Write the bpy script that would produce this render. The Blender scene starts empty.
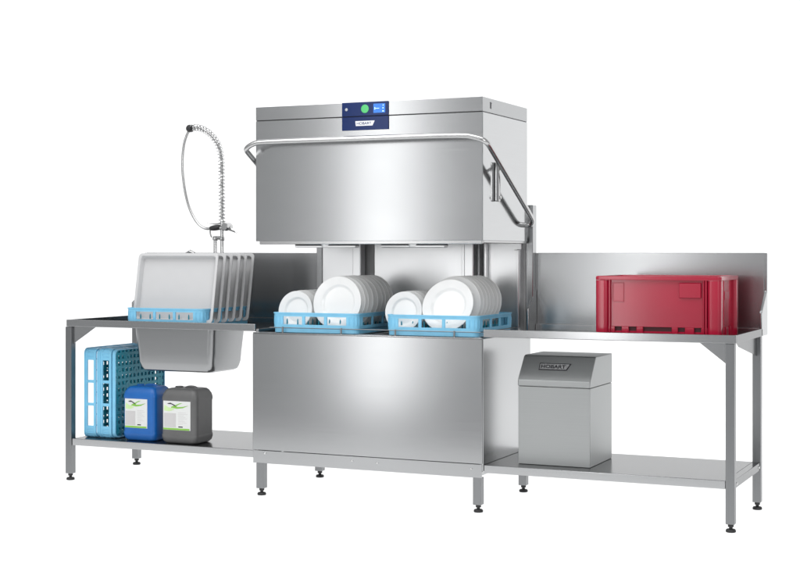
import bpy, bmesh, math, random
from mathutils import Vector, Matrix
random.seed(7)
PI = math.pi
R = math.radians
scene = bpy.context.scene
COL = scene.collection

# ------------------------------------------------------------------ materials
def new_mat(name):
    m = bpy.data.materials.new(name); m.use_nodes = True
    nt = m.node_tree
    return m, nt, nt.nodes, nt.links, nt.nodes['Principled BSDF']

def steel(name, col=(.60, .60, .605), rough=.30, grain='x', aniso=0.0, var=.05, bump=.006, tint=1.0):
    """Brushed stainless sheet: fine directional grain in roughness, tone and bump, and slight sheet waviness."""
    m, nt, N, L, b = new_mat(name)
    tc = N.new('ShaderNodeTexCoord')
    mp = N.new('ShaderNodeMapping')
    mp.inputs['Scale'].default_value = {'x': (3, 260, 260), 'y': (260, 3, 260), 'z': (260, 260, 3)}[grain]
    L.new(tc.outputs['Object'], mp.inputs['Vector'])
    n = N.new('ShaderNodeTexNoise'); n.inputs['Scale'].default_value = 1.0; n.inputs['Detail'].default_value = 5
    L.new(mp.outputs[0], n.inputs['Vector'])
    n2 = N.new('ShaderNodeTexNoise'); n2.inputs['Scale'].default_value = 2.2; n2.inputs['Detail'].default_value = 3
    L.new(tc.outputs['Object'], n2.inputs['Vector'])
    r = N.new('ShaderNodeMapRange')
    r.inputs['From Min'].default_value = .25; r.inputs['From Max'].default_value = .75
    r.inputs['To Min'].default_value = rough - .008; r.inputs['To Max'].default_value = rough + .010
    L.new(n.outputs['Fac'], r.inputs['Value'])
    ad = N.new('ShaderNodeMath'); ad.operation = 'MULTIPLY_ADD'; ad.inputs[1].default_value = .03
    L.new(n2.outputs['Fac'], ad.inputs[0]); L.new(r.outputs[0], ad.inputs[2])
    if var > 0: L.new(ad.outputs[0], b.inputs['Roughness'])
    else: b.inputs['Roughness'].default_value = rough
    cr = N.new('ShaderNodeMapRange')
    cr.inputs['From Min'].default_value = .3; cr.inputs['From Max'].default_value = .7
    cr.inputs['To Min'].default_value = 1 - var; cr.inputs['To Max'].default_value = 1 + var
    L.new(n.outputs['Fac'], cr.inputs['Value'])
    mx = N.new('ShaderNodeVectorMath'); mx.operation = 'SCALE'
    mx.inputs[0].default_value = col
    L.new(cr.outputs[0], mx.inputs['Scale'])
    L.new(mx.outputs[0], b.inputs['Base Color'])
    b.inputs['Metallic'].default_value = 1
    b.inputs['Anisotropic'].default_value = aniso
    b.inputs['Specular Tint'].default_value = (tint, tint, tint, 1)
    bp2 = N.new('ShaderNodeBump'); bp2.inputs['Strength'].default_value = bump; bp2.inputs['Distance'].default_value = .02
    L.new(n2.outputs['Fac'], bp2.inputs['Height'])
    if bump > 0: L.new(bp2.outputs[0], b.inputs['Normal'])
    return m

def plastic(name, col, rough=.4, var=.06, scale=18, bump=.05, spec=.5, sss=0, metallic=0, coat=0):
    m, nt, N, L, b = new_mat(name)
    tc = N.new('ShaderNodeTexCoord')
    n = N.new('ShaderNodeTexNoise'); n.inputs['Scale'].default_value = scale; n.inputs['Detail'].default_value = 6
    L.new(tc.outputs['Object'], n.inputs['Vector'])
    cr = N.new('ShaderNodeMapRange')
    cr.inputs['From Min'].default_value = .3; cr.inputs['From Max'].default_value = .7
    cr.inputs['To Min'].default_value = 1 - var; cr.inputs['To Max'].default_value = 1 + var
    L.new(n.outputs['Fac'], cr.inputs['Value'])
    mx = N.new('ShaderNodeVectorMath'); mx.operation = 'SCALE'; mx.inputs[0].default_value = col
    L.new(cr.outputs[0], mx.inputs['Scale']); L.new(mx.outputs[0], b.inputs['Base Color'])
    rr = N.new('ShaderNodeMapRange')
    rr.inputs['To Min'].default_value = rough - var; rr.inputs['To Max'].default_value = rough + var
    L.new(n.outputs['Fac'], rr.inputs['Value']); L.new(rr.outputs[0], b.inputs['Roughness'])
    b.inputs['Specular IOR Level'].default_value = spec
    b.inputs['Metallic'].default_value = metallic
    b.inputs['Coat Weight'].default_value = coat
    b.inputs['Coat Roughness'].default_value = .12
    if sss:
        b.inputs['Subsurface Weight'].default_value = sss
        b.inputs['Subsurface Radius'].default_value = (1, 1, 1); b.inputs['Subsurface Scale'].default_value = .012
    n3 = N.new('ShaderNodeTexNoise'); n3.inputs['Scale'].default_value = 500
    L.new(tc.outputs['Object'], n3.inputs['Vector'])
    bp = N.new('ShaderNodeBump'); bp.inputs['Strength'].default_value = bump; bp.inputs['Distance'].default_value = .0006
    L.new(n3.outputs['Fac'], bp.inputs['Height']); L.new(bp.outputs[0], b.inputs['Normal'])
    return m

M = dict(
    panel=steel('brushed_steel_panel', (.385, .39, .395), .175, 'x', var=.012),
    side=steel('brushed_steel_side', (.42, .425, .43), .24, 'y', var=0, bump=0),
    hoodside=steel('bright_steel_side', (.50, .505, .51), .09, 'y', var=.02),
    bench=steel('brushed_steel_bench', (.41, .415, .42), .175, 'x', var=.025, tint=.6),
    splash=steel('brushed_steel_upstand', (.42, .425, .43), .21, 'x', var=.003, bump=.004),
    leg=steel('brushed_steel_leg', (.235, .24, .245), .34, 'z', var=.03),
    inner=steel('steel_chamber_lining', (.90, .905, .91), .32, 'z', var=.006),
    basin=steel('satin_steel_basin', (.33, .335, .34), .27, 'x', var=.008),
    box=steel('fine_satin_steel', (.37, .38, .38), .44, 'x', var=.02),
    tube=steel('polished_steel_tube', (.50, .50, .50), .22, 'x', var=.02, bump=.01),
    chrome=steel('chrome', (.55, .55, .55), .12, 'x', var=.0, bump=0),
    dark=plastic('dark_void_lining', (.03, .03, .032), .5),
    channel=plastic('dark_grey_channel', (.30, .30, .305), .35),
    black=plastic('black_rubber', (.015, .015, .016), .55),
    blackp=plastic('black_grip', (.02, .02, .022), .35),
    rack=plastic('pale_blue_plastic', (.19, .50, .71), .35, sss=.0),
    grid=plastic('teal_grid', (.004, .24, .33), .4, spec=.3),  # rack floors, a darker teal than the pale blue frame
    tray=plastic('light_grey_tray', (.53, .53, .535), .32, var=.01),
    china=plastic('white_china', (.86, .86, .85), .20, var=.01, bump=.0, spec=.4, coat=.1, sss=.5),
    red=plastic('cherry_red_plastic', (.37, .004, .030), .20, var=.02, scale=6, bump=.02, coat=.45),
    darkred=plastic('dark_red_plastic', (.05, .002, .006), .5),
    bluecan=plastic('blue_polyethylene', (.003, .105, .38), .38),
    greycan=plastic('dark_grey_polyethylene', (.10, .10, .10), .42),
    paper=plastic('white_paper_label', (.64, .65, .64), .5, var=.02),
    greyink=plastic('grey_print', (.50, .49, .49), .5, var=.02),
    green=plastic('green_print', (.20, .46, .05), .5),
    palegreen=plastic('pale_green_print', (.52, .70, .35), .5),
    inkdark=plastic('dark_print', (.03, .03, .035), .5),
    panelblue=plastic('navy_glass', (.003, .018, .10), .16, var=.03, bump=0, spec=.2),
    signwhite=plastic('white_lettering', (.85, .86, .88), .4, var=.01),
    navyink=plastic('navy_lettering', (.01, .03, .12), .4, var=.01),
    lightgrey=plastic('grey_button', (.45, .47, .5), .35),
)
def lit(name, col, s):
    m, nt, N, L, b = new_mat(name)
    b.inputs['Base Color'].default_value = (*col, 1); b.inputs['Roughness'].default_value = .2
    b.inputs['Emission Color'].default_value = (*col, 1); b.inputs['Emission Strength'].default_value = s
    return m
M['greenlit'] = lit('lit_green_button', (.05, .42, .12), .22)
M['screen'] = lit('lit_blue_screen', (.008, .14, .55), .35)
M['icon'] = lit('lit_white_icon', (.45, .75, .95), .6)

# ------------------------------------------------------------------ mesh builder
class MB:
    def __init__(s):
        s.bm = bmesh.new()
    def box(s, x0, x1, y0, y1, z0, z1, bev=.002, seg=1):
        t = bmesh.new()
        bmesh.ops.create_cube(t, size=1)
        for v in t.verts:
            v.co = ((x0 + x1) / 2 + v.co.x * (x1 - x0), (y0 + y1) / 2 + v.co.y * (y1 - y0), (z0 + z1) / 2 + v.co.z * (z1 - z0))
        if bev:
            bmesh.ops.bevel(t, geom=t.edges[:], offset=min(bev, .45 * min(abs(x1 - x0), abs(y1 - y0), abs(z1 - z0))), segments=seg, profile=.5, affect='EDGES')
        s._join(t); return s
    def _join(s, t):
        me = bpy.data.meshes.new('tmp'); t.to_mesh(me); t.free()
        s.bm.from_mesh(me); bpy.data.meshes.remove(me)
    def tube(s, pts, r, n=12, caps=True, closed=False):
        pts = [Vector(p) for p in pts]
        rings = []; up = None
        m = len(pts)
        for i, p in enumerate(pts):
            a = pts[i - 1] if (i > 0 or closed) else p
            c = pts[(i + 1) % m] if (i < m - 1 or closed) else p
            d = (c - a).normalized()
            if up is None:
                up = Vector((0, 0, 1)) if abs(d.z) < .9 else Vector((0, 1, 0))
            u = (up - d * up.dot(d)).normalized(); up = u
            w = d.cross(u)
            rr = r[i] if isinstance(r, (list, tuple)) else r
            rings.append([s.bm.verts.new(p + (u * math.cos(2 * PI * k / n) + w * math.sin(2 * PI * k / n)) * rr) for k in range(n)])
        for i in range(m if closed else m - 1):
            A, B = rings[i], rings[(i + 1) % m]
            for k in range(n):
                s.bm.faces.new((A[k], A[(k + 1) % n], B[(k + 1) % n], B[k]))
        if caps and not closed:
            s.bm.faces.new(rings[0][::-1]); s.bm.faces.new(rings[-1])
        return s
    def lathe(s, prof, c=(0, 0, 0), n=32, axis='z'):
        """prof: (radius, height) list; radius 0 ends close to a point."""
        rings = []
        for (r, h) in prof:
            if r < 1e-6:
                rings.append([s.bm.verts.new(s._ax(0, 0, h, axis, c))])
            else:
                rings.append([s.bm.verts.new(s._ax(r * math.cos(2 * PI * k / n), r * math.sin(2 * PI * k / n), h, axis, c)) for k in range(n)])
        for A, B in zip(rings, rings[1:]):
            for k in range(n):
                k2 = (k + 1) % n
                if len(A) == 1 and len(B) == 1: continue
                if len(A) == 1: s.bm.faces.new((A[0], B[k], B[k2]))
                elif len(B) == 1: s.bm.faces.new((A[k], A[k2], B[0]))
                else: s.bm.faces.new((A[k], A[k2], B[k2], B[k]))
        for ring, flip in ((rings[0], True), (rings[-1], False)):
            if len(ring) > 1: s.bm.faces.new(ring[::-1] if flip else ring)
        return s
    def _ax(s, x, y, h, axis, c):
        v = {'z': (x, y, h), 'y': (x, h, y), 'x': (h, x, y)}[axis]
        return (v[0] + c[0], v[1] + c[1], v[2] + c[2])
    def prism(s, poly, plane, a, b, bev=0):
        """poly in 2D extruded between a and b along the axis missing from plane ('xz','yz','xy')."""
        def P(u, v, w):
            return {'xz': (u, w, v), 'yz': (w, u, v), 'xy': (u, v, w)}[plane]
        t = bmesh.new()
        A = [t.verts.new(P(u, v, a)) for u, v in poly]; B = [t.verts.new(P(u, v, b)) for u, v in poly]
        n = len(poly)
        t.faces.new(A[::-1]); t.faces.new(B)
        for k in range(n): t.faces.new((A[k], A[(k + 1) % n], B[(k + 1) % n], B[k]))
        bmesh.ops.recalc_face_normals(t, faces=t.faces[:])
        if bev: bmesh.ops.bevel(t, geom=t.edges[:], offset=bev, segments=1, profile=.5, affect='EDGES')
        s._join(t); return s
    def loft(s, secs, close_ends=(True, True)):
        """secs: list of (x0,x1,y0,y1,z,corner radius) rounded rectangles."""
        rings = []
        for (x0, x1, y0, y1, z, r) in secs:
            ring = []
            for (cx, cy, a0) in ((x1 - r, y1 - r, 0), (x0 + r, y1 - r, 90), (x0 + r, y0 + r, 180), (x1 - r, y0 + r, 270)):
                for k in range(7):
                    a = R(a0 + 15 * k)
                    ring.append(s.bm.verts.new((cx + r * math.cos(a), cy + r * math.sin(a), z)))
            rings.append(ring)
        n = len(rings[0])
        for A, B in zip(rings, rings[1:]):
            for k in range(n): s.bm.faces.new((A[k], A[(k + 1) % n], B[(k + 1) % n], B[k]))
        if close_ends[0]: s.bm.faces.new(rings[0][::-1])
        if close_ends[1]: s.bm.faces.new(rings[-1])
        return s
    def build(s, name, mat, parent=None, origin=None, sharp=35, label=None, recalc=True, xf=None):
        o0 = Vector(origin) if origin else (Vector(parent['_o']) if parent and '_o' in parent else Vector((0, 0, 0)))
        if xf: bmesh.ops.transform(s.bm, matrix=xf, verts=s.bm.verts[:])
        for v in s.bm.verts: v.co -= o0
        if recalc: bmesh.ops.recalc_face_normals(s.bm, faces=s.bm.faces[:])
        me = bpy.data.meshes.new(name); s.bm.to_mesh(me); s.bm.free()
        me.polygons.foreach_set('use_smooth', [True] * len(me.polygons))
        me.set_sharp_from_angle(angle=R(sharp))
        me.materials.append(M[mat] if isinstance(mat, str) else mat)
        o = bpy.data.objects.new(name, me); COL.objects.link(o)
        if parent is not None:
            o.parent = parent
        else:
            o.location = o0
        wn = o.modifiers.new('weighted_normals', 'WEIGHTED_NORMAL'); wn.mode = 'FACE_AREA'; wn.weight = 60; wn.keep_sharp = True
        o['_o'] = tuple(o0)
        if label: o['label'] = label
        return o

def thing(name, label, cat, loc, group=None):
    e = bpy.data.objects.new(name, None); COL.objects.link(e)
    e.location = loc; e.empty_display_size = .1
    e['label'] = label; e['category'] = cat; e['_o'] = tuple(loc)
    if group: e['group'] = group
    return e
def tag(o, label, cat, group=None):
    o['label'] = label; o['category'] = cat
    if group: o['group'] = group
    return o
def copy_tree(o, parent=None):
    c = o.copy(); COL.objects.link(c)
    if parent is not None: c.parent = parent
    for ch in list(o.children): copy_tree(ch, c)
    return c

def text_mesh(txt, size, depth=.0006, bold=.0):
    cu = bpy.data.curves.new('lettering', 'FONT'); cu.body = txt; cu.size = size
    cu.extrude = depth; cu.offset = bold; cu.align_x = 'CENTER'; cu.align_y = 'CENTER'
    ob = bpy.data.objects.new('lettering_tmp', cu); COL.objects.link(ob)
    dg = bpy.context.evaluated_depsgraph_get(); dg.update()
    me = bpy.data.meshes.new_from_object(ob.evaluated_get(dg))
    bpy.data.objects.remove(ob); bpy.data.curves.remove(cu)
    return me
def place_text(txt, width, height, mat4, mat, parent, name='lettering', bold=0):
    me = text_mesh(txt, 1.0, 0, bold)
    xs = [v.co.x for v in me.vertices]; ys = [v.co.y for v in me.vertices]
    w, h = max(xs) - min(xs), max(ys) - min(ys); mx, my = (max(xs) + min(xs)) / 2, (max(ys) + min(ys)) / 2
    for v in me.vertices: v.co = ((v.co.x - mx) * width / w, (v.co.y - my) * height / h, 0)
    me.transform(Matrix.Translation(-Vector(parent['_o'])) @ mat4)
    me.materials.clear(); me.materials.append(M[mat]); me.name = name
    o = bpy.data.objects.new(name, me); COL.objects.link(o); o.parent = parent
    o['_o'] = parent['_o']
    return o

def smooth(pts, it=2):
    pts = [Vector(p) for p in pts]
    for _ in range(it):
        q = [pts[0]]
        for a, c in zip(pts, pts[1:]): q += [a * .75 + c * .25, a * .25 + c * .75]
        q.append(pts[-1]); pts = q
    return pts

def leg(parent, cx, cy, z0, z1, w=.04, mat='leg'):
    b = MB().box(cx - w / 2, cx + w / 2, cy - w / 2, cy + w / 2, z0, z1, .003, 2)
    l = b.build('leg', mat, parent)
    f = MB().lathe([(0, z0 + .004), (.013, z0 + .004), (.013, z0 - .012), (.008, z0 - .013), (.008, .016), (.019, .014), (.0225, .009), (.0225, .002), (.020, 0), (0, 0)], (cx, cy, 0), 24)
    f.build('foot', 'black', l)
    return l

# ------------------------------------------------------------------ setting: made-up white sweep for a blank ground, lit through by added lamps
def sweep():
    m, nt, N, L, b = new_mat('translucent_white')  # lets the added lamps behind it shine through, so it stays white
    N.remove(b)
    tr = N.new('ShaderNodeBsdfTranslucent'); tr.inputs['Color'].default_value = (.9, .9, .9, 1)
    df = N.new('ShaderNodeBsdfDiffuse'); df.inputs['Color'].default_value = (.85, .85, .85, 1)
    mx = N.new('ShaderNodeMixShader'); mx.inputs[0].default_value = .72
    L.new(df.outputs[0], mx.inputs[1]); L.new(tr.outputs[0], mx.inputs[2])
    L.new(mx.outputs[0], N['Material Output'].inputs['Surface'])
    x0, x1, yf, yb, zt, r = -7.0, 7.0, FLOOR_FRONT, 3.2, 4.5, 1.0
    prof = [(yf, 0), (yb - r, 0)] + [(yb - r + r * math.sin(R(a)), r - r * math.cos(R(a))) for a in range(9, 91, 9)] + [(yb, zt)]
    def sheet(name, pr):
        bm = bmesh.new()
        A = [bm.verts.new((x0, y, z)) for y, z in pr]; B = [bm.verts.new((x1, y, z)) for y, z in pr]
        for k in range(len(pr) - 1): bm.faces.new((A[k], B[k], B[k + 1], A[k + 1]))
        me = bpy.data.meshes.new(name); bm.to_mesh(me); bm.free()
        me.polygons.foreach_set('use_smooth', [True] * len(me.polygons)); me.materials.append(m)
        o = bpy.data.objects.new(name, me); COL.objects.link(o); o['kind'] = 'structure'
        o['label'] = 'seamless white background surface'
    sheet('floor', prof[:2]); sheet('backdrop', prof[1:])
FLOOR_FRONT = -2.1
sweep()

# ------------------------------------------------------------------ the hood dishwasher
D = thing('dishwasher', 'tall stainless steel pass-through hood dishwasher with raised hood between two tables', 'dishwasher', (.62, .3, 0))
Y0 = -.022
X1 = 1.248
# base cabinet: shell (left, right, back, deck) and the front panel
b = MB()
b.box(-.003, .0118, -.017, .66, .19, .822, .003)
b.box(.0128, .027, -.017, .66, .19, .846, .003)
b.box(.0275, 1.228, .64, .66, .19, .822, .003)
b.box(.0275, 1.228, -.010, .64, .17, .19, .002)
b.box(.0275, 1.228, .02, .64, .74, .752, .002)
b.build('cabinet', 'side', D)
MB().box(1.232, X1 + .002, -.017, .66, .195, .826, .003).build('side_panel', 'side', D)
b = MB()
b.box(-.003, X1 - .002, Y0, Y0 + .0035, .232, .822, .0015)
b.box(-.003, X1 - .002, Y0, Y0 + .028, .8225, .828, .002)
fp = b.build('front_panel', 'panel', D)
b = MB()
b.box(-.001, X1 - .004, Y0 + .0015, Y0 + .006, .165, .2295, .001)
kick = b.build('lower_panel', 'panel', D)
for x, z in ((.067, .215), (.56, .206), (.697, .203), (1.19, .206)):
    MB().lathe([(0, -.0045), (.004, -.004), (.006, -.0015), (.006, 0), (0, 0)], (x, Y0 + .0015, z), 16, 'y').build('screw', 'chrome', kick)
for cx in (.038, 1.219):
    for cy in (.0, .638):
        leg(D, cx, cy, .036, .166, .042)
# wash tank rim and rack rails
b = MB()
b.box(.0275, 1.228, .008, .022, .815, .829, .002)
b.box(.0275, 1.228, .60, .615, .815, .829, .002)
for x in (.62, .66): b.box(x - .008, x + .008, .022, .60, .815, .829, .002)
b.build('rack_track', 'side', D)
b = MB()
b.tube([(.09, -.010, .8545), (1.235, -.010, .8545)], .0019, 10)
b.tube([(1.235, .0, .8545), (1.235, .52, .8545)], .0019, 10)
for x in (.165, .495, .79, 1.10):
    b.box(x - .004, x + .004, -.0145, -.0065, .826, .859, .0015)
b.build('guide_rail', 'leg', D)
# rear wall of the wash chamber
b = MB()
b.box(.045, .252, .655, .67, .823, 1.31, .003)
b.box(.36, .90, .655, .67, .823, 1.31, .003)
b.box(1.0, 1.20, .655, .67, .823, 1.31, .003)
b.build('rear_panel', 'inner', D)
b = MB()
b.box(.04, 1.235, .672, .685, .823, 1.31, .002)
b.build('rear_channel', 'channel', D)
for x0, x1 in ((.256, .304), (.905, .955)):
    MB().box(x0, x1, .60, .66, .823, 1.31, .004).build('guide_column', 'inner', D)
for path, r_, mt in (([(1.012, .63, .83), (1.012, .63, 1.30)], .009, 'inner'), ([(.972, .64, .83), (.972, .64, 1.30)], .008, 'leg')):
    MB().tube(path, r_, 12).build('lift_rod', mt, D)
MB().box(.870, .888, .648, .6545, .824, 1.29, .003, 2).build('lining_bead', 'inner', D)
for x0, x1 in ((.004, .040), (1.224, 1.262)):
    b = MB(); b.box(x0, x1, .66, .72, .83, 1.478, .003)
    b.build('rear_column', 'side', D)
b = MB(); b.box(1.196, 1.206, .60, .67, .823, 1.25, .002); b.box(1.182, 1.206, .60, .612, 1.243, 1.25, .002)
b.build('edge_trim', 'inner', D)
# upper wash arms
for x in (.12, .62):
    b = MB()
    b.lathe([(0, 1.262), (.03, 1.262), (.035, 1.285), (.02, 1.30), (0, 1.30)], (x + .12, .33, 0), 20)
    b.box(x - .06, x + .30, .305, .355, 1.258, 1.278, .008, 2)
    b.build('wash_arm', 'inner', D)
# hood: five sheets with a folded lower lip
HX0, HX1, HY0, HY1, HZ0, HZS, HZT = 0.0, 1.239, .005, .640, 1.290, 1.9035, 1.975
b = MB()
t = .003
b.box(HX0, HX1, HY0, HY0 + t, HZ0, HZS - .0015, .0015)
b.box(HX0, HX0 + t, HY0 + t + .0005, HY1, HZ0, HZS - .0015, .001)
b.box(HX0 + t, HX1 - t, HY1 - t, HY1, HZ0, HZS - .0015, .001)
b.box(HX0 + t, HX1 - t, HY0 + t, HY1 - t, HZS - .012, HZS - .008, 0)
hood = b.build('hood', 'panel', D)
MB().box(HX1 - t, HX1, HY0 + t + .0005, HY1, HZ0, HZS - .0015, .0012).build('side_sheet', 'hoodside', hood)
b = MB()
b.box(HX0 + .018, HX1 - .004, HY0 + .004, HY0 + .022, HZ0 - .016, HZ0 + .004, .003)
b.box(HX1 - .022, HX1 - .004, HY0 + .0225, HY1 - .004, HZ0 - .012, HZ0 + .004, .003)
b.box(HX0 + .018, HX0 + .036, HY0 + .0225, HY1 - .004, HZ0 - .012, HZ0 + .004, .003)
b.build('hood_lip', 'tube', hood)
b = MB()
b.box(HX0, HX1, HY0 - .001, HY1, HZS + .0015, HZT, .003, 2)
cover = b.build('hood_cover', 'panel', D)
b = MB()
b.box(HX0 + .003, HX1 - .003, HY0 + .004, HY1 - .003, HZS - .008, HZS + .004, 0)
b.build('seam', 'dark', hood)
b = MB(); b.prism([(.105, 1.928), (.118, 1.924), (.120, 1.952), (.127, 1.951), (.112, 1.958), (.098, 1.953), (.106, 1.953)], 'yz', HX1 - .001, HX1 + .0012)
b.build('arrow_mark', 'inkdark', cover)
# control panel (upper half on the cover, lower half on the hood)
CP0, CP1 = .494, .748
b = MB(); b.box(CP0, CP1, HY0 - .0055, HY0 - .0002, HZS + .002, HZT - .001, .0012)
cp = b.build('control_panel', 'panelblue', D)
yy = HY0 - .0055
MB().lathe([(0, -.0012), (.0065, -.001), (.0075, 0), (0, 0)], (.519, yy, 1.9395), 20, 'y').build('indicator', 'lightgrey', cp)
MB().lathe([(0, -.0014), (.0195, -.0012), (.021, 0), (0, 0)], (.6205, yy, 1.940), 32, 'y').build('start_button', 'greenlit', cp)
MB().box(.667, .731, yy - .0008, yy, 1.918, 1.963, .0006).build('display', 'screen', cp)
b = MB()
b.box(.675, .699, yy - .0013, yy - .0009, 1.9385, 1.9415, 0)
b.box(.673, .677, yy - .0013, yy - .0009, 1.934, 1.946, 0)
b.box(.718, .723, yy - .0013, yy - .0009, 1.952, 1.957, 0)
b.box(.717, .7225, yy - .0013, yy - .0009, 1.938, 1.9435, 0)
b.box(.716, .724, yy - .0013, yy - .0009, 1.9225, 1.929, 0)
b.build('icon', 'icon', cp)
b = MB(); b.box(CP0, CP1, HY0 - .0055, HY0 - .0002, 1.836, HZS - .002, .0012)
lp = b.build('name_plate', 'panelblue', D)
lx0, lx1, lz0, lz1 = .5685, .674, 1.857, 1.881
b = MB(); b.prism([(lx0, lz1), (lx1, lz1), (lx1 - .012, lz0), (lx0 + .003, lz0)], 'xz', yy - .0006, yy)
b.build('emblem', 'signwhite', lp)
XZ = lambda x, y, z: Matrix.Translation((x, y, z)) @ Matrix.Rotation(PI / 2, 4, 'X')
place_text('HOBART', .080, .0135, XZ((lx0 + lx1) / 2 - .005, yy - .0009, (lz0 + lz1) / 2), 'navyink', lp, bold=.018)
# lifting handle: bar across the front, slanted loops on both sides
def arc(c, r, a0, a1, n, f):
    return [f(c[0] + r * math.cos(R(a0 + (a1 - a0) * k / n)), c[1] + r * math.sin(R(a0 + (a1 - a0) * k / n))) for k in range(n + 1)]
def side_path(s):   # s=+1 right, -1 left
    xo = 1.290
    return [(xo, -.035, 1.733), (xo, .30, 1.552), (xo, .555, 1.414), (xo - .003, .590, 1.392), (xo - .016, .604, 1.378), (xo - .034, .606, 1.374), (1.2395, .606, 1.374)]
rp = side_path(1); lpth = [(-.0165, -.035, 1.733), (-.0165, .30, 1.552), (-.0165, .52, 1.433), (-.0165, .56, 1.411)]
pts = lpth[::-1] + [(-.0155, -.060, 1.747), (-.010, -.074, 1.756), (.012, -.081, 1.771), (.05, -.082, 1.785), (.09, -.082, 1.788), (.5, -.082, 1.788), (1.17, -.082, 1.788), (1.235, -.082, 1.774), (1.272, -.078, 1.762), (1.288, -.062, 1.748)] + rp
MB().tube(smooth(pts, 2), .0135, 14).build('handle', 'tube', D)
for s in (1, -1):
    x0, x1 = (1.2395, 1.262) if s > 0 else (-.023, -.0005)
    b = MB()
    b.box(x0, x1, .165, .190, 1.480, 1.672, .006, 2)
    b.tube([(x0 if s > 0 else x1, .178, 1.655), (1.29 if s > 0 else x0, .178, 1.625)], .007, 10)
    b.tube([(x0 if s > 0 else x1, .178, 1.5), (x1 + .006 if s > 0 else x0 - .006, .178, 1.5)], .008, 10)
    b.build('handle_bracket', 'tube', D)

# ------------------------------------------------------------------ tables
def bench(name, label, xa, xb, outer, gus):
    """xa..xb; outer = +1 when the free legs stand at xb, -1 when at xa."""
    T = thing(name, label, 'work table', ((xa + xb) / 2, .35, 0))
    zt, zl, zf = .870, .833, .838
    yF, yB = -.026, .733
    b = MB()
    b.box(xa, xb, yF, yF + .012, zl, zt, .003, 2)
    if outer > 0:
        b.box(xb - .012, xb, yF + .0125, .60, zl, zt, .003, 2)
    else:
        b.box(xa, xa + .012, yF + .0125, .60, zl, zt, .003, 2)
    i0, i1 = (xa + .001, xb - .0125) if outer > 0 else (xa + .0125, xb - .001)
    return T, zt, zl, zf, yF, yB, b, i0, i1

def finish_bench(T, b, i0, i1, xa, xb, outer, zf, zl, yF, hole=None):
    y0, y1 = yF + .0125, .6895
    if hole is None:
        b.box(i0, i1, y0, y1, zf - .006, zf, .001)
    else:
        hx0, hx1, hy0, hy1 = hole
        b.box(i0, hx0, y0, y1, zf - .006, zf, .001); b.box(hx1, i1, y0, y1, zf - .006, zf, .001)
        b.box(hx0 + .0002, hx1 - .0002, y0, hy0, zf - .006, zf, .001); b.box(hx0 + .0002, hx1 - .0002, hy1, y1, zf - .006, zf, .001)
    b.build('worktop', 'bench', T)
    # upstand: plain sheet with a small curb, closed by shaped end plates
    b = MB()
    s0, s1 = xa + .0125, xb - .0125
    b.box(s0, s1, .714, .733, zl, 1.232, .0025, 2)
    b.box(s0, s1, .690, .7138, zf - .006, .866, .004, 2)
    b.build('backsplash', 'splash', T)
    for e0 in (xa, xb - .012):
        b = MB()
        b.prism([(.581, zl), (.733, zl), (.733, 1.231), (.712, 1.231), (.712, 1.045), (.600, .955), (.581, .945)], 'yz', e0, e0 + .012, .002)
        b.build('end_plate', 'splash', T)

LT, zt, zl, zf, yF, yB, b, i0, i1 = bench('sink_table', 'left stainless steel work table with a hanging sink bowl and lower shelf', -1.162, .0125, -1, None)
HOLE = (-.742, -.306, .07, .37)
finish_bench(LT, b, i0, i1, -1.162, .030, -1, zf, zl, yF, HOLE)
leg(LT, -1.153, 0, .036, .832); leg(LT, -1.153, .62, .036, .832)
b = MB()
b.box(-1.132, -.004, -.014, .62, .190, .228, .003, 2)
b.build('lower_shelf', 'bench', LT)
b = MB(); b.prism([(-1.1325, .832), (-.985, .832), (-1.1325, .738)], 'xz', -.004, 0); b.build('gusset', 'bench', LT)
# sink bowl: outer skin and inner skin as one lofted shell
b = MB()
o = HOLE
def sec(g, z, r): return (o[0] - .038 + g, o[1] + .024 - g, o[2] - .022 + g, o[3] + .022 - g, z, r)
b.loft([sec(0, .831, .034), sec(.002, .80, .034), sec(.010, .70, .036), sec(.016, .650, .026), sec(.019, .624, .038), sec(.026, .609, .038), sec(.040, .601, .038), sec(.06, .5995, .038)], (False, True))
b.loft([sec(.10, .6025, .04), sec(.057, .6045, .042), sec(.037, .613, .042), sec(.026, .63, .040), sec(.020, .652, .026), sec(.014, .70, .036), sec(.006, .80, .032), sec(.003, .8315, .032)], (True, False))
b.build('sink_bowl', 'basin', LT, recalc=False)
RT, zt, zl, zf, yF, yB, b, i0, i1 = bench('clean_side_table', 'right stainless steel work table with upstand and lower shelf, holding the red crate', 1.2535, 2.441, 1, None)
finish_bench(RT, b, i0, i1, 1.2535, 2.441, 1, zf, zl, yF)
leg(RT, 2.412, 0, .036, .832); leg(RT, 2.412, .62, .036, .832)
b = MB(); b.box(1.2535, 2.3905, -.016, .62, .190, .228, .003, 2); b.box(2.3908, 2.428, .0215, .598, .190, .228, .003, 2)
sh = b.build('lower_shelf', 'bench', RT)
for y in (.05, .575): MB().lathe([(0, .005), (.006, .004), (.007, 0), (0, 0)], (2.428, y, .208), 14, 'x').build('bolt', 'chrome', sh)
MB().prism([(2.3915, .832), (2.275, .832), (2.3915, .742)], 'xz', -.004, 0).build('gusset', 'bench', RT)
MB().prism([(.5995, .832), (.11, .832), (.18, .805), (.5995, .738)], 'yz', 2.410, 2.414).build('gusset', 'bench', RT)

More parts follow.
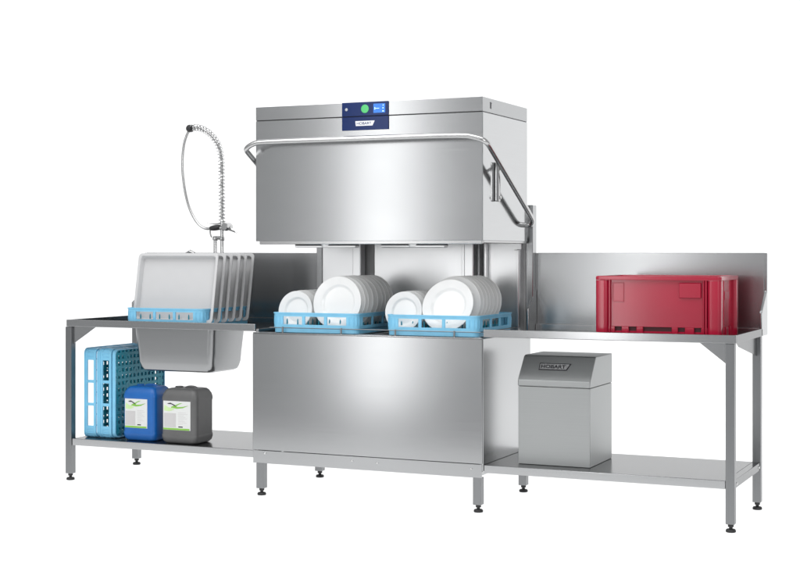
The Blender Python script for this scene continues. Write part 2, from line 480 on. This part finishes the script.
# ------------------------------------------------------------------ dish rack (prototype): open frame, grid floor, pegs
def make_rack(name='dish_rack', pegs='pegs', w=.482, d=.482):
    root = thing(name, 'x', 'dish rack', (0, 0, 0))
    root['_o'] = (0, 0, 0)
    h = .100
    b = MB()
    hw, hd = w / 2, d / 2
    c = .055          # corner post length
    # base tray band with rounded corners, top rim, posts
    def ring(z0, z1, out, th, rad):
        b.loft([(-hw - out, hw + out, -hd - out, hd + out, z0, rad), (-hw - out, hw + out, -hd - out, hd + out, z1, rad),
                (-hw - out + th, hw + out - th, -hd - out + th, hd + out - th, z1, rad - th * .6), (-hw - out + th, hw + out - th, -hd - out + th, hd + out - th, z0, rad - th * .6),
                (-hw - out, hw + out, -hd - out, hd + out, z0, rad)], (False, False))
    ring(0, .020, -.003, .006, .03)
    ring(.020, .025, -.011, .005, .024)
    ring(.025, .040, 0, .008, .03)
    ring(.081, .100, 0, .008, .03)
    ring(.094, .1005, .0025, .006, .031)
    for s in (-1, 1):
        # corner posts and mullions on the two x-walls and two y-walls
        for k in range(4):
            u = -hw + c + (w - 2 * c) * k / 3
            b.box(u - .008, u + .008, s * hd - .008 if s > 0 else -hd, s * hd if s > 0 else -hd + .008, .0395, .0815, .001)
            u = -hd + c + (d - 2 * c) * k / 3
            b.box(s * hw - .008 if s > 0 else -hw, s * hw if s > 0 else -hw + .008, u - .008, u + .008, .0395, .0815, .001)
    # quarter-round corner posts with ribs
    for sx in (-1, 1):
        for sy in (-1, 1):
            cx, cy = sx * (hw - .03), sy * (hd - .03)
            a0 = {(1, 1): 0, (-1, 1): 90, (-1, -1): 180, (1, -1): 270}[(sx, sy)]
            outer = [(cx + .0285 * math.cos(R(a0 + 15 * k)), cy + .0285 * math.sin(R(a0 + 15 * k))) for k in range(7)]
            inner = [(cx + .024 * math.cos(R(a0 + 15 * k)), cy + .024 * math.sin(R(a0 + 15 * k))) for k in range(6, -1, -1)]
            b.prism(outer + inner, 'xy', .0395, .0815)
            # flat continuation of the post along both walls
            b.box(*sorted((cx, sx * (hw - c))), *sorted((sy * (hd - .0015), sy * (hd - .006))), .0395, .0815, .0008)
            b.box(*sorted((sx * (hw - .0015), sx * (hw - .006))), *sorted((cy, sy * (hd - c))), .0395, .0815, .0008)
            for k in (1, 3, 5):
                a = R(a0 + 15 * k)
                b.tube([(cx + .029 * math.cos(a), cy + .029 * math.sin(a), .04), (cx + .029 * math.cos(a), cy + .029 * math.sin(a), .081)], .0022, 6)
            b.box(*sorted((cx - sx * .012, cx - sx * .016)), *sorted((sy * hd, sy * (hd - .006))), .0395, .0815, .0006)
    b.build('frame', 'rack', root)
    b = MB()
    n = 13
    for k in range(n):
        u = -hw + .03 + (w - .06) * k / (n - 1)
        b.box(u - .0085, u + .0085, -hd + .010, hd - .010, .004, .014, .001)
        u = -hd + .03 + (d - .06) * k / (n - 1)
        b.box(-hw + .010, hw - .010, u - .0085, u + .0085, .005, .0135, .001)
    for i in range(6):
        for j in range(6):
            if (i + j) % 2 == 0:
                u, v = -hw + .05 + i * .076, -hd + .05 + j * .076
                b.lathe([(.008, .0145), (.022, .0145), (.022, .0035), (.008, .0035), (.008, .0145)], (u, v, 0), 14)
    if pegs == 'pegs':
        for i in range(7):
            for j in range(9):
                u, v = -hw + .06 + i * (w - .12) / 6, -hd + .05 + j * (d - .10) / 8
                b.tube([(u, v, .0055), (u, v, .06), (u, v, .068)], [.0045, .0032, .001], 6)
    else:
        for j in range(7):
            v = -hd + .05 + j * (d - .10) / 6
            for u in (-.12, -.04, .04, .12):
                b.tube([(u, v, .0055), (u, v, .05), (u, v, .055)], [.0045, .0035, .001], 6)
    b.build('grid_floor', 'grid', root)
    return root

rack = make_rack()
rack['label'] = 'pale blue rack of white plates at the left inside the machine'
rack['group'] = 'pale blue dish racks'
rack.location = (.338, .243, .8305)
spots = [
    ((.976, .243, .8305), (0, 0, 0), 'pale blue rack of white plates at the right inside the machine'),
    ((-.553, .243, .8395), (0, 0, 0), 'pale blue rack on the sink table holding a row of grey trays'),
    ((-1.098, .290, .4715), (0, R(-90), 0), 'empty blue rack standing on edge on the left shelf, nearest the table leg'),
    ((-.997, .290, .4715), (0, R(-90), 0), 'empty blue rack standing on edge on the left shelf, against the blue canister'),
]
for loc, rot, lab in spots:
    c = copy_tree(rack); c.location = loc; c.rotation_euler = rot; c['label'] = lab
    if rot[1]:
        # bottom faces +x: rotate -90 about y maps +z (open top) to -x
        c.location.x = loc[0] + .100

# ------------------------------------------------------------------ plates
def plate(name, r, label):
    b = MB()
    b.lathe([(0, .004), (r * .58, .004), (r * .63, .0055), (r * .68, .0125), (r * .72, .016), (r * .96, .0245), (r * .99, .0258), (r, .0245),
             (r * .985, .0222), (r * .72, .0120), (r * .66, .004), (r * .62, -.001), (r * .58, -.001), (r * .56, .0005), (0, .0005)], n=72)
    return b.build(name, 'china', sharp=50)
ORD = ['frontmost', 'second', 'third', 'fourth', 'fifth', 'sixth', 'seventh', 'eighth', 'ninth']
def plates(proto, r, seq, size, side, group):
    """seq: (x, y of the lowest point, z of the lowest point, lean in degrees)"""
    for i, (x, y, z, lean) in enumerate(seq):
        o = proto if i == 0 and not proto.get('used') else proto.copy()
        if o is not proto: COL.objects.link(o)
        proto['used'] = 1
        l = R(lean + random.uniform(-1.6, 1.6))
        o.rotation_euler = (PI / 2 - l, random.uniform(-.03, .03), random.uniform(-.03, .03))
        o.location = (x + random.uniform(-.002, .002), y + r * math.sin(l), z + r * math.cos(l))
        last = i == len(seq) - 1
        pos = 'frontmost' if i == 0 else ('rearmost' if last else ORD[i] + ' from the front')
        tag(o, '%s white plate, %s in the %s plate rack' % (size, pos, side), 'plate', group)
ZP = .8475
big = plate('dinner_plate', .1330, ''); small = plate('side_plate', .0975, '')
plates(big, .133, [(.437, .065, ZP, 10)] + [(.439 + .0012 * k, .118 + .0455 * k, ZP + .001, 7) for k in range(8)], 'large', 'left', 'large white plates')
plates(big, .133, [(1.034, .040, ZP - .003, 20)] + [(1.040 + .001 * k, .150 + .0455 * k, ZP + .003, 7) for k in range(7)], 'large', 'right', 'large white plates')
plates(small, .0975, [(.200, .065, ZP - .006, 10)] + [(.203, .12 + .05 * k, ZP - .003, 8) for k in range(6)], 'small', 'left', 'small white plates')
plates(small, .0975, [(.806, .060, ZP - .002, 10)] + [(.808, .12 + .05 * k, ZP, 8) for k in range(6)], 'small', 'right', 'small white plates')
for o in (big, small): del o['used']

# ------------------------------------------------------------------ trays standing in the rack on the sink table
def tray_mesh():
    w, h, dp = .500, .372, .030
    b = MB()
    def S(g, z, r): return (-w / 2 + g, w / 2 - g, -h / 2 + g, h / 2 - g, z, r)
    b.loft([S(.0, dp - .006, .022), S(.0, dp - .001, .022), S(.003, dp, .020), S(.014, dp, .018), S(.017, dp - .003, .016), S(.024, .004, .014), S(.028, .002, .012)], (False, True))
    b.loft([S(.026, -.001, .012), S(.021, .0, .014), S(.0145, dp - .006, .018), S(.0, dp - .006, .022)], (True, False))
    return b
tr = tray_mesh().build('serving_tray', 'tray', recalc=False, sharp=40)
for i in range(6):
    o = tr if i == 0 else tr.copy()
    if i: COL.objects.link(o)
    l = R(10 + (0, .5, -.7, .9, -.3, .6)[i])
    # tray face (+z local) turned to -y, leaning back
    o.rotation_euler = (PI / 2 - l, 0, random.uniform(-.006, .006))
    o.location = (-.527, .062 + .0735 * i + .186 * math.sin(l), .858 + .186 * math.cos(l))
    tag(o, 'light grey tray, %s in the rack by the tap' % ('frontmost' if i == 0 else 'rearmost' if i == 5 else ORD[i] + ' from the front'), 'tray', 'grey trays in the sink-table rack')

# ------------------------------------------------------------------ pre-rinse tap behind the trays
F = thing('rinse_tap', 'chrome pre-rinse tap with coiled spring hose rising behind the grey trays', 'tap', (-.60, .54, .8385))
yf = .555
K = (7.02 + 0) / 7.1
# coordinates measured in the plane y = .64 are pulled to y = yf along the line of sight
CAM = Vector((3.7223, -6.4193, 1.2346))
def at(x, z):
    p = Vector((x, .64, z)); t = (yf - CAM.y) / (p.y - CAM.y); return CAM + (p - CAM) * t
zb = .8385
p1, p2 = at(-.632, 1.30), at(-.588, 1.30)
b = MB()
for p in (p1, p2):
    b.tube([(p.x, yf, zb), (p.x, yf, p.z)], .0105, 16)
    b.lathe([(0, p.z), (.014, p.z), (.016, p.z + .006), (.016, p.z + .016), (.011, p.z + .022), (0, p.z + .022)], (p.x, yf, 0), 16)
    b.lathe([(0, zb), (.026, zb), (.024, zb + .012), (.014, zb + .018), (0, zb + .018)], (p.x, yf, 0), 20)
b.build('riser_pipe', 'chrome', F)
q = p2
b = MB()
b.tube([(p1.x - .012, yf, p1.z + .018), (p2.x + .012, yf, p2.z + .018)], .008, 12)
b.tube([(q.x, yf, q.z + .02), (q.x, yf, q.z + .115)], .0105, 14)
vz = at(-.56, 1.366).z
b.lathe([(0, -.035), (.019, -.033), (.024, -.02), (.024, .02), (.018, .035), (0, .037)], (q.x + .034, yf, vz + .012), 20, 'y')
b.tube([(q.x - .01, yf, vz + .004), (q.x + .064, yf, vz + .004)], .013, 14)
b.tube([(q.x + .05, yf, vz), (q.x + .084, yf, vz - .012), (q.x + .098, yf, vz - .020)], [.010, .009, .006], 10)
b.build('valve', 'chrome', F)
# spring path
sp = [at(-.588, 1.40), at(-.588, 1.50), at(-.589, 1.60), at(-.590, 1.70), at(-.592, 1.765), at(-.604, 1.825), at(-.630, 1.872), at(-.668, 1.910), at(-.715, 1.938), at(-.762, 1.948), at(-.795, 1.944)]
hose = sp + [at(-.822, 1.910), at(-.842, 1.855), at(-.851, 1.79), at(-.853, 1.72), at(-.846, 1.65), at(-.834, 1.58), at(-.815, 1.51), at(-.790, 1.455), at(-.757, 1.405), at(-.72, 1.376), at(-.688, 1.367), at(-.655, 1.371)]
MB().tube(smooth(hose, 2), .0078, 12).build('hose', 'tube', F)
path = smooth(sp, 3)
L_ = [0]
for a, c in zip(path, path[1:]): L_.append(L_[-1] + (c - a).length)
turns = 34; hp = []
ns = turns * 12
j = 0
for k in range(ns + 1):
    s_ = L_[-1] * k / ns
    while j < len(L_) - 2 and L_[j + 1] < s_: j += 1
    f = (s_ - L_[j]) / max(1e-9, L_[j + 1] - L_[j])
    p = path[j].lerp(path[j + 1], f); d = (path[j + 1] - path[j]).normalized()
    u = d.cross(Vector((0, 1, 0))).normalized(); w = Vector((0, 1, 0))
    a = 2 * PI * turns * k / ns
    hp.append(p + (u * math.cos(a) + w * math.sin(a)) * .0185)
MB().tube(hp, .0027, 6).build('spring', 'chrome', F)
pb = at(-.800, 1.943)
MB().lathe([(0, -.024), (.014, -.022), (.021, -.012), (.022, 0), (.021, .012), (.014, .022), (0, .024)], tuple(pb), 18, 'y').build('hose_joint', 'blackp', F)
b = MB()
a0, a1 = at(-.665, 1.370), at(-.602, 1.376)
b.tube([a0, a0.lerp(a1, .3), a0.lerp(a1, .6), a1], [.012, .0155, .0165, .015], 14)
b.build('spray_grip', 'blackp', F)
b = MB()
c0, c1 = at(-.69, 1.405), at(-.60, 1.396)
b.tube(smooth([c0, c0.lerp(c1, .4) + Vector((0, 0, -.006)), c1, at(-.590, 1.41)], 2), .0042, 8)
b.tube(smooth([at(-.668, 1.36), at(-.662, 1.325), at(-.648, 1.310), at(-.60, 1.309), at(-.586, 1.325), at(-.586, 1.36)], 2), .0045, 8)
b.build('trigger', 'tube', F)
b = MB()
p = at(-.80, 1.25)
b.lathe([(0, zb), (.018, zb), (.016, 1.215), (0, 1.215)], (p.x, yf, 0), 16)
b.tube([(p.x - .035, yf, 1.226), (p.x, yf, 1.238), (p.x + .028, yf, 1.229)], [.005, .012, .007], 10)
b.build('lever', 'chrome', F)

# ------------------------------------------------------------------ canisters on the left shelf
def canister(name, mat, x0, x1, y0, y1, label, lx0, lx1, lz0, lz1):
    z0 = .2285
    root = thing(name, label, 'canister', ((x0 + x1) / 2, (y0 + y1) / 2, z0), 'detergent canisters')
    H = .288
    def S(g, z, r): return (x0 + g, x1 - g, y0 + g, y1 - g, z0 + z, r)
    b = MB()
    b.loft([S(.022, 0, .026), S(.012, .003, .03), S(.004, .014, .026), S(.0, .032, .026), S(.0, .045, .026), S(.002, .05, .026), S(.002, .222, .026), S(.0, .228, .026), S(.0, .240, .026), S(.004, .258, .026), S(.013, .276, .026), S(.022, .285, .026), S(.034, .288, .026), S(.046, .2885, .02)], (True, True))
    b.build('body', mat, root, sharp=60)
    cx, cy = (x0 + x1) / 2, (y0 + y1) / 2
    b = MB()
    b.tube(smooth([(cx - .01, cy, z0 + .282), (cx - .005, cy, z0 + .288), (cx + .015, cy, z0 + .292), (cx + .045, cy, z0 + .291), (cx + .055, cy, z0 + .286), (cx + .058, cy, z0 + .28)], 2), .009, 10)
    b.build('handle', mat, root)
    b = MB(); b.lathe([(0, z0 + .28), (.022, z0 + .28), (.022, z0 + .2925), (.019, z0 + .295), (0, z0 + .295)], (x0 + .060, cy, 0), 24)
    b.build('cap', mat, root)
    # printed label on the front
    yl = y0 + .002
    lb = MB().box(lx0, lx1, yl - .0008, yl + .001, lz0, lz1, .0003).build('label', 'paper', root)
    w, h = lx1 - lx0, lz1 - lz0
    def rect(u0, u1, v0, v1, d=.0011): return (lx0 + w * u0, lx0 + w * u1, yl - d, yl - .0009, lz0 + h * v0, lz0 + h * v1, 0)
    b = MB(); b.box(*rect(0.005, .97, .005, .065)); b.build('green_stripe', 'green', lb)
    b = MB(); b.box(*rect(.03, .47, .09, .58)); b.build('grey_panel', 'greyink', lb)
    b = MB()
    for k in range(9): b.box(*rect(.55, .72 + .2 * ((k * 37) % 10) / 10, .20 + k * .05, .212 + k * .05))
    b.build('fine_print', 'greyink', lb)
    b = MB(); b.box(*rect(.56, .72, .095, .135)); b.build('dark_mark', 'inkdark', lb)
    def sw(poly, mat, nm, d):
        b = MB(); b.prism([(lx0 + w * u, lz0 + h * v) for u, v in poly], 'xz', yl - d, yl - .0009); b.build(nm, mat, lb)
    sw([(.03, .66), (.22, .64), (.40, .70), (.36, .76), (.18, .78), (.05, .86)], 'palegreen', 'pale_swoosh', .0012)
    sw([(.30, .76), (.46, .80), (.56, .88), (.72, .94), (.60, .93), (.47, .87), (.30, .80)], 'green', 'green_swoosh', .0014)
    sw([(.36, .76), (.50, .74), (.72, .77), (.92, .86), (.70, .81), (.52, .80), (.40, .82)], 'green', 'green_swoosh', .0016)
    sw([(.15, .91), (.27, .94), (.44, .86), (.50, .80), (.42, .83), (.30, .89), (.20, .89)], 'inkdark', 'dark_swoosh', .0018)
    return root
canister('canister', 'bluecan', -.842, -.635, .035, .215, 'blue plastic canister with white and green label beside the blue racks', -.824, -.682, .297, .452)
canister('canister', 'greycan', -.590, -.368, .022, .205, 'dark grey plastic canister with white and green label under the sink bowl', -.572, -.404, .300, .452)

# ------------------------------------------------------------------ steel cabinet on the right shelf
B = thing('softener_box', 'small grey steel box with sloping lid front on the right shelf', 'appliance box', (1.56, .28, .2285))
bx0, bx1, by0, by1, bz = 1.386, 1.741, .092, .455, .2285
MB().box(bx0, bx1, by0, by1, bz, .598, .004, 2).build('body', 'box', B)
prof = [(by0 - .004, .5995), (by0 - .004, .628), (by0 + .088, .738), (by0 + .10, .741), (by1, .741), (by1, .5995)]
lid = MB().prism(prof, 'yz', bx0 - .001, bx1 + .001, .003).build('lid', 'box', B)
# badge lying on the sloping front
s0 = Vector((0, by0 - .004, .628)); s1 = Vector((0, by0 + .088, .738))
dv = (s1 - s0).normalized(); nrm = Vector((0, -dv.z, dv.y))
mid = s0.lerp(s1, .565); xc = 1.5525
rot = Matrix(((1, 0, 0, 0), (0, dv.y, nrm.y, 0), (0, dv.z, nrm.z, 0), (0, 0, 0, 1)))
def badge(poly, mat, name, d0, d1, parent):
    b = MB(); b.prism(poly, 'xy', d0, d1)
    return b.build(name, mat, parent, xf=Matrix.Translation(Vector((xc, mid.y, mid.z))) @ rot)
W2, H2 = .078, .020
bd = badge([(-W2, H2), (W2, H2), (W2 - .016, -H2), (-W2 + .002, -H2)], 'inkdark', 'badge', .0002, .0022, lid)
badge([(-W2 + .005, H2 - .0045), (W2 - .0065, H2 - .0045), (W2 - .019, -H2 + .0045), (-W2 + .0065, -H2 + .0045)], 'tube', 'badge_face', .0023, .0027, bd)
place_text('HOBART', .122, .020, Matrix.Translation(Vector((xc - .006, mid.y, mid.z)) + nrm * .0031) @ rot, 'inkdark', bd, bold=.03)

# ------------------------------------------------------------------ red crate on the right table
C = thing('red_crate', 'glossy cherry red plastic crate standing on the right table', 'crate', (2.04, .35, .8385))
cx0, cx1, cy0, cy1, cz0, cz1 = 1.748, 2.338, .145, .545, .8385, 1.124
b = MB()
t = .006
fy = cy0 + .016        # recessed face
# floor and four recessed walls
b.box(cx0 + .02, cx1 - .02, cy0 + .02, cy1 - .02, cz0 + .022, cz0 + .03, 0)
b.box(cx0 + .070, cx1 - .076, fy, fy + t, cz0 + .05, cz1 - .012, .001)
b.box(cx0 + .070, cx1 - .076, cy1 - .016 - t, cy1 - .016, cz0 + .05, cz1 - .012, .001)
b.box(cx0 + .016, cx0 + .016 + t, cy0 + .085, cy1 - .085, cz0 + .05, cz1 - .012, .001)
b.box(cx1 - .016 - t, cx1 - .016, cy0 + .085, cy1 - .085, cz0 + .05, cz1 - .012, .001)
# lower walls between the foot notches
def notched(a0, a1, notches, put):
    u = a0
    for n0, n1 in notches:
        put(u, n0); u = n1
    put(u, a1)
NX = [(cx0 + .092, cx0 + .125), (cx0 + .159, cx0 + .195), (cx0 + .227, cx0 + .361), (cx0 + .390, cx0 + .422), (cx0 + .465, cx0 + .497)]
NX = [n for n in NX if n[1] < cx1 - .05]
for (ya, yb) in ((fy - .004, fy + t), (cy1 - .016 - t, cy1 - .012)):
    notched(cx0 + .06, cx1 - .06, NX, lambda p, q_: b.box(p, q_, ya, yb, cz0 + .004, cz0 + .050, .002))
NY = [(cy0 + .14, cy0 + .17), (cy0 + .23, cy0 + .26)]
for (xa, xb) in ((cx0 + .012, cx0 + .016 + t), (cx1 - .016 - t, cx1 - .012)):
    notched(cy0 + .06, cy1 - .06, NY, lambda p, q_: b.box(xa, xb, p, q_, cz0 + .004, cz0 + .050, .002))
# corner columns (rounded) and secondary ribs
for sx in (0, 1):
    for sy in (0, 1):
        x0c = cx0 if sx == 0 else cx1 - .064; x1c = x0c + .064
        y0c = cy0 if sy == 0 else cy1 - .06; y1c = y0c + .06
        b.loft([(x0c + .002, x1c - .002, y0c + .002, y1c - .002, cz0, .02), (x0c, x1c, y0c, y1c, cz0 + .004, .02), (x0c, x1c, y0c, y1c, cz1 - .020, .02)], (True, True))
# vertical ribs on the long walls
for x, w_ in ((cx0 + .0655, .007), (cx1 - .083, .006), (cx1 - .073, .008)):
    b.box(x, x + w_, cy0 + .002, fy + t, cz0 + .003, cz1 - .013, .002)
    b.box(x, x + w_, cy1 - fy + cy0 - t, cy1 - .002, cz0 + .003, cz1 - .013, .002)
for y in (cy0 + .066, cy0 + .082, cy1 - .09, cy1 - .072):
    b.box(cx1 - .02, cx1 - .003, y, y + .006, cz0 + .003, cz1 - .013, .002)
    b.box(cx0 + .003, cx0 + .02, y, y + .006, cz0 + .003, cz1 - .013, .002)
b.build('body', 'red', C)
b = MB()
def S2(g, z, r=.022): return (cx0 + g, cx1 - g, cy0 + g, cy1 - g, z, r)
b.loft([S2(.0, cz1 - .0185), S2(-.001, cz1 - .016), S2(-.001, cz1 - .003), S2(.002, cz1), S2(.022, cz1, .012), S2(.024, cz1 - .003, .012), S2(.024, cz1 - .0185, .012), S2(.0, cz1 - .0185)], (False, False))
b.build('rim', 'red', C)
# label holder frame left, label pocket right
b = MB()
fx0, fx1, fz0, fz1 = cx0 + .080, cx0 + .136, cz1 - .120, cz1 - .030
for args in ((fx0, fx1, fz1 - .004, fz1), (fx0, fx1, fz0, fz0 + .004), (fx0, fx0 + .004, fz0 + .0042, fz1 - .0042), (fx1 - .004, fx1, fz0 + .0042, fz1 - .0042)):
    b.box(args[0], args[1], fy - .0035, fy - .0002, args[2], args[3], .0008)
b.build('label_frame', 'red', C)
b = MB(); b.box(cx0 + .396, cx0 + .498, fy - .010, fy - .0002, cz1 - .100, cz1 - .030, .003); b.build('label_pocket', 'red', C)
b = MB(); b.box(cx0 + .07, cx1 - .07, fy + .0075, fy + .012, cz0 + .004, cz0 + .052, 0); b.build('notch_backing', 'darkred', C)  # dark red sheet behind the front notches, makes them read dark
b = MB(); b.box(cx1 - .0165, cx1 - .0135, cy0 + .15, cy1 - .15, cz1 - .11, cz1 - .07, .002); b.build('grip', 'red', C)

# ------------------------------------------------------------------ lamps and world
def area(name, loc, target, sx, sy, watts, col=(1, 1, 1)):
    l = bpy.data.lights.new(name, 'AREA'); l.shape = 'RECTANGLE'; l.size = sx; l.size_y = sy
    l.energy = watts; l.color = col
    o = bpy.data.objects.new(name, l); COL.objects.link(o); o.location = loc
    d = Vector(target) - Vector(loc)
    o.rotation_euler = d.to_track_quat('-Z', 'Y').to_euler()
    return o
def radiance(L, sx, sy): return L * PI * sx * sy
area('added_under_floor_fill', (0, .7, -.14), (0, .7, 0), 14, 5.6, radiance(1.08, 14, 5.6))  # added lamp under the sheet, washes out shadows on the floor
area('added_backdrop_fill', (0, 4.6, 2.2), (0, 3.2, 2.2), 18, 9, radiance(1.08, 18, 9))  # added lamp behind the sheet, keeps the background white
area('strip_softbox_left', (-2.36, -6.6, 1.7), (.7, 0, 1.5), .5, 4.1, radiance(4.7, .5, 4.1))
area('strip_softbox_middle', (-.15, -6.6, 1.4), (1.75, .7, 1.1), .4, 2.8, radiance(5.6, .4, 2.8))
area('key_softbox', (-2.4, -4.2, 4.6), (.6, .2, .9), 2.4, 2.4, radiance(4.2, 2.4, 2.4))
area('added_overhead_fill', (.6, -1.6, 4.8), (.6, .2, .8), 4.5, 2.5, radiance(3.6, 4.5, 2.5))  # added fill from above, lifts the gaps between plates
area('added_right_fill', (5.6, -5.2, 2.3), (.8, .2, .9), 2.2, 2.2, radiance(6.0, 2.2, 2.2))  # added fill low at the right front, brightens the plate stacks

w = bpy.data.worlds.new('World'); scene.world = w; w.use_nodes = True
bg = w.node_tree.nodes['Background']; bg.inputs['Color'].default_value = (.97, .985, 1, 1); bg.inputs['Strength'].default_value = .50

# ------------------------------------------------------------------ camera
cam = bpy.data.cameras.new('camera'); co = bpy.data.objects.new('camera', cam); COL.objects.link(co)
co.location = CAM; co.rotation_euler = (PI / 2, 0, .4259)
cam.lens = 65.18; cam.sensor_width = 36; cam.shift_y = -31.8 / 800; cam.clip_end = 100
scene.camera = co
scene.view_settings.view_transform = 'Standard'; scene.view_settings.look = 'None'
scene.view_settings.exposure = 0; scene.view_settings.gamma = 1
scene.cycles.use_denoising = True
scene.cycles.max_bounces = 12
scene.cycles.diffuse_bounces = 8
scene.cycles.sample_clamp_indirect = 6
for ob in bpy.data.objects:
    if '_o' in ob: del ob['_o']
